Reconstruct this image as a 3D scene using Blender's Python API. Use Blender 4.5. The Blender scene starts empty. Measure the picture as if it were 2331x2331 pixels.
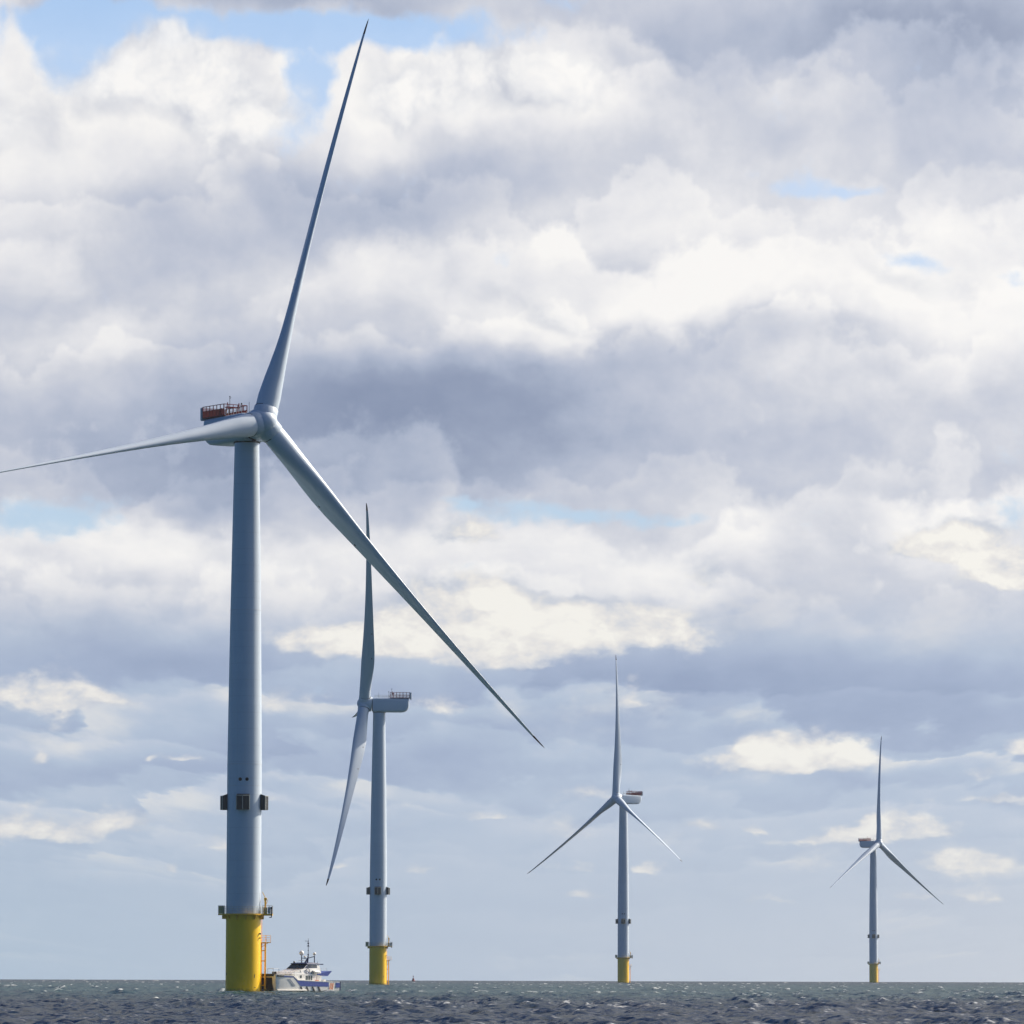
import bpy, math, random
import numpy as np
from math import radians as R, sin, cos, pi
from mathutils import Matrix, Vector

# ------------------------------------------------------------------ camera, world, sun, exposure
S = bpy.context.scene
col = S.collection
F = 12000.0 / 2331.0            # focal length in picture widths
cam = bpy.data.cameras.new("camera"); cam.sensor_width = 36; cam.lens = 36 * F
cam.clip_start = 1; cam.clip_end = 60000
co = bpy.data.objects.new("camera", cam); col.objects.link(co)
CAM_H = 3.0
PITCH = math.atan((2222.0 - 1165.5) / 12000.0)
co.matrix_world = Matrix.Translation((0, 0, CAM_H)) @ Matrix.Rotation(R(90) + PITCH, 4, 'X') @ Matrix.Rotation(R(.17), 4, 'Z')
S.camera = co

SUN_AZ, SUN_EL = R(33), R(34)     # azimuth measured from +X (picture right) towards +Y (away)
sd = Vector((cos(SUN_AZ) * cos(SUN_EL), sin(SUN_AZ) * cos(SUN_EL), sin(SUN_EL)))
sl = bpy.data.lights.new("sun", 'SUN'); sl.energy = 5.0; sl.angle = R(.53); sl.color = (1, .88, .72)
so = bpy.data.objects.new("sun", sl); col.objects.link(so)
so.rotation_euler = sd.to_track_quat('Z', 'Y').to_euler()

S.view_settings.view_transform = 'Standard'; S.view_settings.look = 'None'
S.view_settings.exposure = .22; S.view_settings.gamma = 1; S.view_settings.use_curve_mapping = False
S.cycles.use_denoising = True
S.cycles.max_bounces = 6; S.cycles.diffuse_bounces = 3; S.cycles.glossy_bounces = 3; S.cycles.volume_bounces = 0
S.cycles.adaptive_threshold = .02
S.cycles.caustics_reflective = False; S.cycles.caustics_refractive = False


class NT:
    """small helper round a node tree"""
    def __init__(s, tree): s.t = tree; s.n = tree.nodes; s.l = tree.links
    def new(s, ty, **kw):
        n = s.n.new(ty)
        for k, v in kw.items(): setattr(n, k, v)
        return n
    def put(s, sock, v):
        if hasattr(v, 'is_linked') or hasattr(v, 'links'): s.l.new(v, sock)
        else: sock.default_value = v
    def m(s, op, a, b=None, c=None, clamp=False):
        n = s.new('ShaderNodeMath', operation=op, use_clamp=clamp)
        for i, v in enumerate((a, b, c)):
            if v is not None: s.put(n.inputs[i], v)
        return n.outputs[0]
    def v(s, op, a, b=None, c=None):
        n = s.new('ShaderNodeVectorMath', operation=op)
        for i, x in enumerate((a, b, c)):
            if x is not None: s.put(n.inputs[i], x)
        return n.outputs['Value'] if op in ('DOT_PRODUCT', 'LENGTH') else n.outputs[0]
    def xyz(s, x=0., y=0., z=0.):
        n = s.new('ShaderNodeCombineXYZ')
        for i, q in enumerate((x, y, z)): s.put(n.inputs[i], q)
        return n.outputs[0]
    def sep(s, v):
        n = s.new('ShaderNodeSeparateXYZ'); s.put(n.inputs[0], v); return n.outputs
    def noise(s, v, scale, detail=4, rough=.55, dist=0., dim='3D'):
        n = s.new('ShaderNodeTexNoise', noise_dimensions=dim)
        s.put(n.inputs['Vector'], v); n.inputs['Scale'].default_value = scale
        n.inputs['Detail'].default_value = detail; n.inputs['Roughness'].default_value = rough
        n.inputs['Distortion'].default_value = dist
        return n.outputs
    def ss(s, x, a, b, lo=0., hi=1.):
        n = s.new('ShaderNodeMapRange', interpolation_type='SMOOTHSTEP')
        s.put(n.inputs['Value'], x)
        for k, q in zip(('From Min', 'From Max', 'To Min', 'To Max'), (a, b, lo, hi)): s.put(n.inputs[k], q)
        return n.outputs[0]
    def mix(s, f, a, b):
        n = s.new('ShaderNodeMix', data_type='RGBA'); s.put(n.inputs['Factor'], f)
        s.put(n.inputs[6], a); s.put(n.inputs[7], b); return n.outputs[2]
    def ramp(s, x, stops, interp='LINEAR'):
        n = s.new('ShaderNodeValToRGB'); s.put(n.inputs[0], x); e = n.color_ramp; e.interpolation = interp
        while len(e.elements) < len(stops): e.elements.new(.5)
        for el, (p, c) in zip(e.elements, stops): el.position = p; el.color = (*c, 1)
        return n.outputs[0]


def lin(r, g, b):
    return tuple((x / 12.92 if x <= .04045 else ((x + .055) / 1.055) ** 2.4) for x in (r / 255, g / 255, b / 255))


# ---- the sky: Nishita air with a broken stratocumulus deck laid out by azimuth and elevation
def build_world():
    w = bpy.data.worlds.new("World"); S.world = w; w.use_nodes = True
    t = NT(w.node_tree); t.n.clear()
    out = t.new('ShaderNodeOutputWorld')
    sky = t.new('ShaderNodeTexSky', sky_type='NISHITA'); sky.sun_disc = False
    sky.sun_elevation = SUN_EL; sky.sun_rotation = R(90) - SUN_AZ
    sky.air_density = 1.0; sky.dust_density = .3; sky.ozone_density = 2.0
    bg_air = t.new('ShaderNodeBackground'); dp = t.new('ShaderNodeMix', data_type='RGBA', blend_type='MULTIPLY'); dp.inputs['Factor'].default_value = 1
    t.l.new(sky.outputs[0], dp.inputs[6]); dp.inputs[7].default_value = (.46, .72, 1.15, 1)      # added tint: deeper blue sky light to cool the shaded sides
    t.l.new(dp.outputs[2], bg_air.inputs[0]); bg_air.inputs[1].default_value = .050
    d = t.new('ShaderNodeTexCoord').outputs['Generated']
    dx, dy, dz = t.sep(d)
    az = t.m('ARCTAN2', dx, dy)
    U = t.m('MULTIPLY_ADD', az, 9.946, .966)            # azimuth in chart units
    V = t.m('MULTIPLY_ADD', t.m('ARCSINE', dz), -9.946, 1.842)    # elevation, growing downwards; horizon ~1.84
    P0 = t.xyz(U, V, 0.)
    # coordinates for the noise: cells get flatter towards the horizon
    Vn = t.m('MULTIPLY', V, t.m('MULTIPLY_ADD', V, .36, .80))
    Pn = t.xyz(U, Vn, 0.)
    n1 = t.noise(Pn, 2.6, 3, .5, dim='2D')[1]
    n2 = t.noise(Pn, 9.0, 3, .55, dim='2D')[1]
    w1 = t.v('MULTIPLY', t.v('SUBTRACT', n1, (.5, .5, .5)), (.30, .17, 0))
    w2 = t.v('MULTIPLY', t.v('SUBTRACT', n2, (.5, .5, .5)), (.11, .065, 0))
    P = t.v('ADD', P0, t.v('ADD', w1, w2))
    w3 = t.v('MULTIPLY', t.v('SUBTRACT', n2, (.5, .5, .5)), (.07, .045, 0))
    Pc = t.v('ADD', P0, w3)
    _, Vc, _z = t.sep(Pc)

    def field(strokes, src, flat=False):
        acc = None
        for s in strokes:
            x, y, rx, ry, amp = s[:5]; rot = R(s[5]) if len(s) > 5 else 0.
            q = t.v('SUBTRACT', src, (x / 1000, y / 1000, 0))
            if rot:
                c_, s_ = cos(rot), sin(rot)
                a = t.v('DOT_PRODUCT', q, (c_ * 1000 / rx, s_ * 1000 / rx, 0))
                b = t.v('DOT_PRODUCT', q, (-s_ * 1000 / ry, c_ * 1000 / ry, 0))
                r2 = t.m('ADD', t.m('MULTIPLY', a, a), t.m('MULTIPLY', b, b))
            else:
                q = t.v('MULTIPLY', q, (1000 / rx, 1000 / ry, 0))
                if flat: q = t.v('MAXIMUM', q, t.v('MULTIPLY', q, (1, 2.4, 0)))
                r2 = t.v('DOT_PRODUCT', q, q)
            g = t.m('POWER', .5, r2)
            acc = t.m('MULTIPLY_ADD', g, amp, acc if acc is not None else 0.)
        return acc

    # fine billow noise and its relief towards the sun
    def billow(src, scale, det):
        v = t.new('ShaderNodeTexVoronoi', feature='F1', voronoi_dimensions='2D')
        t.put(v.inputs['Vector'], src); v.inputs['Scale'].default_value = scale; v.inputs['Detail'].default_value = det
        v.inputs['Roughness'].default_value = .55; v.inputs['Lacunarity'].default_value = 2.3; v.normalize = True
        return t.m('SUBTRACT', 1., v.outputs['Distance'])
    Pw = t.v('ADD', Pn, t.v('MULTIPLY', w1, (.5, .5, 0)))
    Pw = t.v('ADD', Pw, t.v('MULTIPLY', w2, (.5, .5, 0)))
    fbn = t.noise(Pn, 5.0, 8, .58, .1, dim='2D')[0]
    fb = t.m('MULTIPLY_ADD', billow(Pw, 7.0, 3), .8, t.m('MULTIPLY_ADD', fbn, .8, -.55))
    fb2 = t.m('MULTIPLY_ADD', billow(t.v('ADD', Pw, (.03, -.045, 0)), 7.0, 3), .8, t.m('MULTIPLY_ADD', t.noise(t.v('ADD', Pn, (.03, -.045, 0)), 5.0, 6, .58, .1, dim='2D')[0], .8, -.55))
    relief = t.m('SUBTRACT', fb, fb2)
    mid = t.noise(t.v('MULTIPLY', Pn, (1, 1.5, 1)), 2.2, 6, .55, .3, dim='2D')[0]

    deck = [  # x, y, half width, half height, brightness change
        (290, 150, 190, 100, .42), (60, 300, 150, 170, .25), (300, 290, 230, 90, .12), (820, 170, 230, 75, .42), (1080, 160, 120, 60, .22),
        (690, 250, 80, 50, .2), (1300, 450, 260, 70, .22), (1420, 560, 320, 45, .38, -3), (1850, 560, 160, 90, .30), (1150, 400, 220, 60, .15),
        (980, 610, 110, 50, .30), (1130, 640, 70, 22, .25, 15), (730, 490, 110, 50, .22), (480, 545, 130, 60, .10), (110, 640, 110, 40, .25), (190, 690, 70, 30, .15),
        (1700, 890, 200, 50, .12, -20), (1520, 760, 160, 50, .1, -20), (880, 1000, 160, 38, .30), (700, 1060, 420, 55, .28), (200, 1050, 260, 45, .34), (1250, 1060, 150, 55, .25),
        (1380, 960, 90, 40, .2), (1780, 1000, 130, 60, .25), (1550, 330, 120, 40, .1), (1480, 210, 90, 30, .12, -18), (1620, 420, 240, 50, .12), (930, 720, 60, 30, .12, 20), (1180, 910, 120, 40, .12),
        (760, 640, 150, 30, .08), (1890, 920, 80, 60, .1),
        (1760, 80, 260, 100, -.42), (1900, 150, 140, 50, -.12), (1350, 190, 130, 80, -.12), (560, 8, 230, 40, -.40), (180, 12, 160, 25, -.25), (1250, 60, 160, 60, -.05),
        (1820, 260, 190, 60, -.15), (1650, 60, 300, 90, -.15), (720, 400, 170, 50, -.22), (860, 320, 210, 36, -.24, -8), (480, 350, 80, 40, -.2), (330, 440, 130, 50, -.12), (560, 620, 200, 40, -.1),
        (820, 740, 330, 65, -.46), (1170, 680, 190, 60, -.20, -8), (1450, 640, 260, 35, -.14, -4), (640, 790, 190, 60, -.2), (1050, 800, 260, 60, -.15),
        (640, 890, 380, 80, -.32), (220, 810, 260, 60, -.26), (350, 930, 240, 60, -.25), (1020, 870, 200, 60, -.14), (1450, 850, 160, 40, -.12, -10), (1600, 950, 160, 40, -.1),
        (60, 590, 120, 30, -.2), (330, 990, 130, 36, -.2), (1850, 800, 160, 50, -.1, -15), (980, 1010, 60, 20, -.1),
        (1321, 632, 36, 34, .22), (1190, 515, 60, 30, -.05),
        # the lower, more distant deck
        (1500, 1170, 380, 80, -.07), (1600, 1310, 560, 75, -.19), (1250, 1290, 120, 90, -.08), (240, 1210, 300, 60, -.17), (300, 1290, 260, 50, -.12), (1050, 1370, 300, 40, -.08), (660, 1420, 500, 34, -.10), (1620, 1470, 500, 22, -.08),
        (250, 1480, 350, 26, -.08), (1150, 1110, 260, 22, .12), (620, 1130, 300, 45, .12), (120, 1150, 200, 40, .05), (1500, 1700, 700, 30, .02), (640, 1500, 300, 18, .07), (1300, 1500, 300, 20, .07), (900, 1600, 900, 40, .04),
    ]
    A = field(deck, P)

    # banks of cloud stacked one in front of another: lumpy bright top edge, greyer towards its base
    def bank(q, k, amp, sc, seed, soft=.13, det=7):
        q2 = t.v('ADD', q, (seed, seed * .37, 0))
        n = t.m('MULTIPLY_ADD', billow(t.v('ADD', q2, t.v('MULTIPLY', w2, (.6, .6, 0))), sc * 1.7, 2), .26, t.noise(q2, sc, det, .56, .0, dim='2D')[0])
        y_ = t.sep(q)[1]
        s_ = t.m('MULTIPLY_ADD', n, -amp, t.m('MULTIPLY', y_, k))
        fr = t.m('FRACT', s_)
        # s grows downwards, so a top edge is where the fraction wraps to zero
        return t.m('MULTIPLY', t.ss(fr, 0., soft), t.m('POWER', t.m('SUBTRACT', 1., fr), 1.3))
    E_ = t.m('MAXIMUM', t.m('SUBTRACT', 1.90, V), .02)
    Ee = t.m('ADD', E_, .10)
    Q = t.xyz(t.m('DIVIDE', t.m('SUBTRACT', U, 1.0), Ee), t.m('MULTIPLY', t.m('LOGARITHM', Ee, 2.718), -2.2), 0.)
    b1 = bank(P0, 2.5, 1.75, 2.2, 3.1, .15)
    b2 = bank(P0, 4.1, 2.2, 4.3, 8.7, .20)
    b3 = bank(Q, 1.5, 2.0, .85, 1.3, .12)
    b4 = bank(Q, 2.3, 2.2, 1.5, 5.9, .16)
    patch = t.ss(t.noise(P0, 2.1, 2, .5, dim='2D')[0], .35, .65)
    patch2 = t.ss(t.noise(t.v('ADD', Q, (4.2, 1.7, 0)), .55, 3, .5, dim='2D')[0], .40, .62)
    low = t.ss(V, 1.06, 1.30)                             # 0 in the near deck, 1 in the far one
    base = t.m('MULTIPLY_ADD', low, -.20, .62)
    L = t.m('ADD', base, A)
    L = t.m('ADD', L, t.m('MULTIPLY', relief, t.m('MULTIPLY_ADD', low, -.10, .26)))
    L = t.m('ADD', L, t.m('MULTIPLY', t.m('SUBTRACT', mid, .5), t.m('MULTIPLY_ADD', low, -.04, .20)))
    up = t.m('ADD', t.m('MULTIPLY', t.m('SUBTRACT', b1, .36), t.m('MULTIPLY_ADD', patch, .28, .13)), t.m('MULTIPLY', t.m('SUBTRACT', b2, .36), .20))
    dn = t.m('ADD', t.m('MULTIPLY', t.m('SUBTRACT', b3, .30), t.m('MULTIPLY_ADD', patch2, .22, .07)), t.m('MULTIPLY', t.m('SUBTRACT', b4, .34), t.m('MULTIPLY_ADD', patch2, .14, .04)))
    L = t.m('ADD', L, t.m('MULTIPLY', up, t.m('SUBTRACT', 1., low)))
    L = t.m('ADD', L, t.m('MULTIPLY', dn, low))
    Lr = t.m('MULTIPLY_ADD', L, 1 / 1.5, .25)
    deckc = t.ramp(Lr, [(.0, lin(124, 138, 168)), (.25, lin(146, 158, 184)), (.40, lin(168, 178, 200)), (.55, lin(190, 196, 212)), (.66, lin(207, 210, 220)),
                       (.79, lin(229, 229, 233)), (.95, lin(248, 246, 244))])
    lowc = t.ramp(L, [(.0, lin(140, 156, 188)), (.25, lin(160, 175, 203)), (.42, lin(176, 191, 213)), (.6, lin(196, 205, 221)), (.85, lin(226, 226, 228)), (1., lin(240, 238, 232))])
    puff = t.m('MULTIPLY', t.ss(b3, .46, .80), t.ss(t.m('MULTIPLY_ADD', b4, .35, patch2), .55, 1.15))
    puff = t.m('MULTIPLY', puff, t.ss(L, .12, .42, .15, .62))
    puff = t.m('MULTIPLY', puff, t.ss(t.noise(t.v('ADD', Q, (2.2, 8.7, 0)), 1.7, 5, .6, dim='2D')[0], .46, .66))
    lowc = t.mix(puff, lowc, lin(236, 233, 227) + (1,))
    # towards the horizon the far deck fades to pale air
    hz = t.ss(V, 1.42, 1.86)
    lowc = t.mix(t.m('MULTIPLY', hz, .88), lowc, t.ramp(V if False else t.m('DIVIDE', U, 2.), [(.0, lin(173, 191, 210)), (.45, lin(182, 194, 211)), (1., lin(200, 205, 215))]))
    cloud = t.mix(low, deckc, lowc)

    # holes with clear air showing
    holes = [(115, 95, 80, 80, 1.1), (200, 40, 170, 28, .8), (450, 66, 210, 28, 1.0), (575, 165, 44, 80, 1.15), (780, 62, 140, 28, 1.1), (1080, 12, 60, 14, .4), (880, 95, 60, 14, .5), (1460, 345, 60, 24, .46), (1560, 355, 70, 14, .40), (1730, 497, 90, 16, .50, 12), (1925, 535, 26, 20, .6),
             (70, 985, 150, 32, .85), (1110, 975, 210, 19, .95, 2), (870, 948, 50, 10, .6), (1600, 365, 60, 8, .5), (1905, 985, 50, 40, .7), (170, 560, 60, 30, .35)]
    H = field(holes, Pc)
    H = t.m('ADD', H, t.m('MULTIPLY', t.m('SUBTRACT', t.m('MULTIPLY_ADD', t.noise(Pn, 14.0, 6, .6, dim='2D')[0], .7, t.m('MULTIPLY', fb, .8)), .75), 1.3))
    hole = t.m('MULTIPLY', t.ss(H, .15, .85), .92)
    blue = t.ramp(V, [(0., lin(168, 202, 243)), (.45, lin(196, 216, 243)), (1., lin(184, 210, 233))])

    # separate cumulus heaps with crisp tops and flat bases in the far deck
    heaps = [(865, 1155, 110, 60, 1.2), (1010, 1185, 150, 40, 1.0), (1190, 1205, 150, 46, 1.15), (950, 1250, 110, 30, .95), (730, 1225, 120, 38, .95), (600, 1215, 80, 26, .75), (560, 1340, 90, 34, .62), (830, 1340, 80, 28, .62),
             (60, 1325, 120, 50, .78), (120, 1380, 50, 34, .6), (205, 1330, 60, 20, .55), (1425, 1408, 40, 26, .95), (1540, 1428, 75, 36, 1.15), (1480, 1450, 150, 24, .85), (1198, 1322, 22, 26, .8), (1115, 1505, 60, 26, .5),
             (1735, 1568, 62, 32, .95), (1600, 1578, 44, 20, .85), (1640, 1560, 20, 12, .7), (1890, 1515, 70, 12, .7), (1870, 1640, 75, 40, .62), (1850, 1700, 40, 30, .5), (1760, 1625, 60, 20, .45), (230, 1560, 90, 32, .62), (110, 1590, 100, 24, .55), (30, 1560, 60, 36, .55),
             (72, 1440, 22, 18, .75), (345, 1436, 34, 8, .7), (285, 1442, 10, 8, .6), (930, 1545, 46, 16, .6), (325, 1645, 24, 16, .65), (1428, 1570, 18, 14, .6), (1550, 1640, 60, 40, .42), (1230, 1640, 30, 14, .6), (1095, 1690, 40, 12, .55), (1230, 1590, 60, 30, .4),
             (880, 1010, 60, 44, .9), (1760, 1045, 100, 36, .95), (1890, 1095, 80, 40, 1.1), (1340, 1085, 80, 40, .55), (1830, 1010, 60, 30, .7), (1930, 1415, 30, 20, .8), (1850, 1465, 40, 16, .5), (1065, 1575, 60, 30, .4), (640, 1640, 30, 12, .5), (510, 1510, 60, 12, .5), (800, 1640, 40, 12, .45)]
    heaps = [(x, y, rx * 1.12, ry * 1.1, a_ + (.10 if y > 1380 else 0)) for x, y, rx, ry, a_ in heaps]
    heaps += [(1740, 1690, 70, 16, .6), (1500, 1590, 60, 20, .6), (1330, 1560, 50, 18, .6), (1450, 1700, 60, 12, .5), (1080, 1640, 60, 14, .55), (420, 1600, 60, 16, .55), (720, 1560, 50, 14, .5), (1880, 1760, 50, 12, .5)]
    C = field(heaps, Pc, flat=True)
    fine = t.noise(Pn, 11.0, 7, .62, .1, dim='2D')[0]
    Cn = t.m('ADD', C, t.m('MULTIPLY', t.m('SUBTRACT', fine, .52), 1.25))
    heap = t.m('MULTIPLY', t.ss(Cn, .28, .74), t.ss(C, .10, .8, .30, 1.))
    hl = t.m('ADD', t.m('MULTIPLY', t.ss(Cn, .4, 1.2), .45), t.m('MULTIPLY_ADD', relief, 1.6, .45))
    heapc = t.ramp(hl, [(.0, lin(178, 188, 206)), (.4, lin(205, 209, 218)), (.75, lin(232, 229, 226)), (1., lin(246, 243, 236))])
    heapc = t.mix(t.m('MULTIPLY', hz, .38), heapc, lin(214, 213, 212) + (1,))
    cloud = t.mix(hole, cloud, blue)
    towers = [(350, 190, 165, 95, 1.0), (250, 120, 90, 50, .7), (450, 260, 70, 60, .6), (860, 175, 180, 62, 1.05), (730, 210, 50, 60, .6), (50, 260, 90, 110, .8), (1070, 150, 120, 46, .8), (1110, 610, 110, 40, .62, 8), (990, 560, 120, 40, .5),
              (1640, 510, 150, 30, .55), (1840, 560, 110, 60, .6), (1320, 250, 70, 30, .3), (1450, 390, 60, 24, .5), (760, 500, 80, 34, .55), (930, 330, 200, 20, .2), (300, 1050, 260, 34, .6), (1190, 1030, 120, 36, .6), (140, 690, 90, 26, .5), (1540, 1050, 120, 40, .35), (40, 620, 60, 24, .35), (590, 1080, 160, 34, .5)]
    T = field(towers, P)
    Tn = t.m('ADD', T, t.m('MULTIPLY', t.m('SUBTRACT', fb, .5), 1.1))
    tm = t.m('MULTIPLY', t.ss(Tn, .28, .85), t.ss(T, .15, .8, .25, .92))
    tl = t.m('ADD', t.m('MULTIPLY', t.ss(Tn, .35, 1.3), .42), t.m('MULTIPLY_ADD', relief, 1.3, .42))
    cloud = t.mix(tm, cloud, t.ramp(tl, [(.0, lin(178, 184, 202)), (.35, lin(208, 211, 220)), (.7, lin(236, 236, 238)), (1., lin(250, 248, 246))]))
    cloud = t.mix(heap, cloud, heapc)

    bg_c = t.new('ShaderNodeBackground'); t.l.new(cloud, bg_c.inputs[0]); bg_c.inputs[1].default_value = .85
    # the deck covers the sea ahead; behind and overhead it breaks up into clear deep sky
    aa = t.m('ABSOLUTE', az)
    cover = t.m('MULTIPLY', t.ss(aa, .16, .50, 1., 0.), t.ss(dz, .19, .30, 1., 0.))
    far_n = t.noise(t.v('MULTIPLY', d, (1, 1, 2.5)), 3.2, 6, .55)[0]
    patches = t.m('MULTIPLY', t.ss(far_n, .58, .72), .15)
    far_c = t.mix(1.0, (0, 0, 0, 1), lin(176, 188, 210) + (1,))
    bg_f = t.new('ShaderNodeBackground'); t.l.new(far_c, bg_f.inputs[0])
    # added glow round the unseen sun, to brighten the sides facing it
    glow = t.m('POWER', t.m('MAXIMUM', t.v('DOT_PRODUCT', d, tuple(sd)), 0.), 8.0)
    bg_g = t.new('ShaderNodeBackground'); bg_g.inputs[0].default_value = (1, .93, .82, 1); t.l.new(t.m('MULTIPLY', glow, 3.4), bg_g.inputs[1])
    m1 = t.new('ShaderNodeMixShader'); t.l.new(patches, m1.inputs[0]); t.l.new(bg_air.outputs[0], m1.inputs[1]); t.l.new(bg_f.outputs[0], m1.inputs[2])
    m2 = t.new('ShaderNodeMixShader'); t.l.new(cover, m2.inputs[0]); t.l.new(m1.outputs[0], m2.inputs[1]); t.l.new(bg_c.outputs[0], m2.inputs[2])
    ad = t.new('ShaderNodeAddShader'); t.l.new(m2.outputs[0], ad.inputs[0]); t.l.new(bg_g.outputs[0], ad.inputs[1]); t.l.new(ad.outputs[0], out.inputs[0])
    w.cycles.sampling_method = 'MANUAL'; w.cycles.sample_map_resolution = 512


build_world()


# ------------------------------------------------------------------ helpers
def tag(o, label=None, cat=None, group=None, kind=None):
    if label: o["label"] = label
    if cat: o["category"] = cat
    if group: o["group"] = group
    if kind: o["kind"] = kind
    return o


class MB:
    """collects shapes and links them as one mesh object"""
    def __init__(s): s.v = []; s.f = []; s.mi = []; s.cur = 0
    def add(s, vs, fs):
        b = len(s.v); s.v += [tuple(map(float, q)) for q in vs]; s.f += [tuple(b + i for i in f) for f in fs]; s.mi += [s.cur] * len(fs); return s
    def box(s, x0, x1, y0, y1, z0, z1):
        v = [(x, y, z) for z in (z0, z1) for y in (y0, y1) for x in (x0, x1)]
        return s.add(v, [(0, 2, 3, 1), (4, 5, 7, 6), (0, 1, 5, 4), (2, 6, 7, 3), (0, 4, 6, 2), (1, 3, 7, 5)])
    def tube(s, a, b, r, n=8, r2=None):
        a, b = Vector(a), Vector(b); r2 = r if r2 is None else r2
        d = (b - a).normalized(); u = d.orthogonal().normalized(); w = d.cross(u)
        vs = [a + (u * cos(2 * pi * i / n) + w * sin(2 * pi * i / n)) * r for i in range(n)] + [b + (u * cos(2 * pi * i / n) + w * sin(2 * pi * i / n)) * r2 for i in range(n)]
        fs = [(i, (i + 1) % n, n + (i + 1) % n, n + i) for i in range(n)] + [tuple(range(n - 1, -1, -1)), tuple(range(n, 2 * n))]
        return s.add(vs, fs)
    def path(s, pts, r, n=6, closed=False):
        m = len(pts)
        for i in range(m if closed else m - 1): s.tube(pts[i], pts[(i + 1) % m], r, n)
        return s
    def lathe(s, prof, n=64, axis='Z', M=None):
        """prof: (along, radius) pairs"""
        vs = []
        for h, r in prof:
            for i in range(n):
                c_, s_ = cos(2 * pi * i / n), sin(2 * pi * i / n)
                p = (r * c_, r * s_, h) if axis == 'Z' else (h, r * c_, r * s_)
                vs.append(tuple(M @ Vector(p)) if M else p)
        fs = [(k * n + i, k * n + (i + 1) % n, (k + 1) * n + (i + 1) % n, (k + 1) * n + i) for k in range(len(prof) - 1) for i in range(n)]
        fs += [tuple(range(n - 1, -1, -1)), tuple((len(prof) - 1) * n + i for i in range(n))]
        return s.add(vs, fs)
    def ball(s, c, r, n=16, sz=1.):
        prof = [(-cos(pi * k / 10) * r * sz, max(sin(pi * k / 10) * r, .002)) for k in range(11)]
        return s.lathe(prof, n, M=Matrix.Translation(c))
    def prism(s, poly, w0, w1, axis='Y'):
        """poly in (x,z) extruded along y from w0 to w1"""
        n = len(poly)
        vs = [(p[0], w0, p[1]) for p in poly] + [(p[0], w1, p[1]) for p in poly]
        fs = [tuple(range(n)), tuple(range(2 * n - 1, n - 1, -1))] + [(i, n + i, n + (i + 1) % n, (i + 1) % n) for i in range(n)]
        return s.add(vs, fs)
    def loft(s, rings, cap=True):
        n = len(rings[0]); vs = [p for r in rings for p in r]
        fs = [(k * n + i, k * n + (i + 1) % n, (k + 1) * n + (i + 1) % n, (k + 1) * n + i) for k in range(len(rings) - 1) for i in range(n)]
        if cap: fs += [tuple(range(n - 1, -1, -1)), tuple((len(rings) - 1) * n + i for i in range(n))]
        return s.add(vs, fs)
    def build(s, name, mats, parent=None, smooth=True, M=None, bevel=0, angle=35):
        me = bpy.data.meshes.new(name); me.from_pydata(s.v, [], s.f)
        import bmesh
        bm = bmesh.new(); bm.from_mesh(me); bmesh.ops.recalc_face_normals(bm, faces=bm.faces)
        if bevel: bmesh.ops.bevel(bm, geom=[e for e in bm.edges if e.is_manifold and e.calc_face_angle(0) > .6], offset=bevel, segments=2, affect='EDGES')
        bm.to_mesh(me); bm.free()
        for m in (mats if isinstance(mats, (list, tuple)) else [mats]): me.materials.append(m)
        if not bevel: me.polygons.foreach_set('material_index', s.mi)
        if smooth:
            me.polygons.foreach_set('use_smooth', [True] * len(me.polygons)); me.set_sharp_from_angle(angle=R(angle))
        o = bpy.data.objects.new(name, me); col.objects.link(o)
        if parent: o.parent = parent
        if M is not None: o.matrix_basis = M
        return o


def paint(name, c, rough=.4, metal=0., var=.06, vscale=.6, streak=True, spec=.5, coat=0.):
    m = bpy.data.materials.new(name); m.use_nodes = True; t = NT(m.node_tree)
    b = t.n['Principled BSDF']; b.inputs['Roughness'].default_value = rough; b.inputs['Metallic'].default_value = metal
    b.inputs['Specular IOR Level'].default_value = spec; b.inputs['Coat Weight'].default_value = coat
    oc = t.new('ShaderNodeTexCoord').outputs['Object']
    n = t.noise(t.v('MULTIPLY', oc, (1, 1, .18 if streak else 1)), vscale, 5, .6)[0]
    lo = tuple(x * (1 - var) for x in c); hi = tuple(min(1, x * (1 + var)) for x in c)
    t.l.new(t.ramp(n, [(.3, lo), (.7, hi)]), b.inputs['Base Color'])
    n2 = t.noise(oc, vscale * 6, 4, .6)[0]
    t.l.new(t.ss(n2, .3, .7, rough * .85, min(1, rough * 1.2)), b.inputs['Roughness'])
    return m


def tower_paint():
    m = paint("tower paint", (.55, .64, .74), .38, var=.025, vscale=.35)
    t = NT(m.node_tree); b = t.n['Principled BSDF']; oc = t.new('ShaderNodeTexCoord').outputs['Object']
    z = t.sep(oc)[2]
    # weld seams of the rolled cans, every 2.9 m
    fr = t.m('FRACT', t.m('DIVIDE', z, 2.9)); seam = t.ss(t.m('ABSOLUTE', t.m('SUBTRACT', fr, .5)), .47, .5)
    old = b.inputs['Base Color'].links[0].from_socket
    wn = t.new('ShaderNodeTexWhiteNoise', noise_dimensions='1D'); t.l.new(t.m('FLOOR', t.m('ADD', t.m('DIVIDE', z, 2.9), .5)), wn.inputs['W'])
    can = t.mix(t.m('MULTIPLY', wn.outputs[0], .16), old, (.46, .55, .64, 1))          # each can weathered a little differently
    run = t.ss(t.noise(t.v('MULTIPLY', oc, (2.4, 2.4, .05)), 1.3, 5, .6)[0], .58, .72)
    can = t.mix(t.m('MULTIPLY', run, .14), can, (.36, .38, .36, 1))
    t.l.new(t.mix(t.m('MULTIPLY', seam, .22), can, (.34, .38, .42, 1)), b.inputs['Base Color'])
    return m


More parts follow.
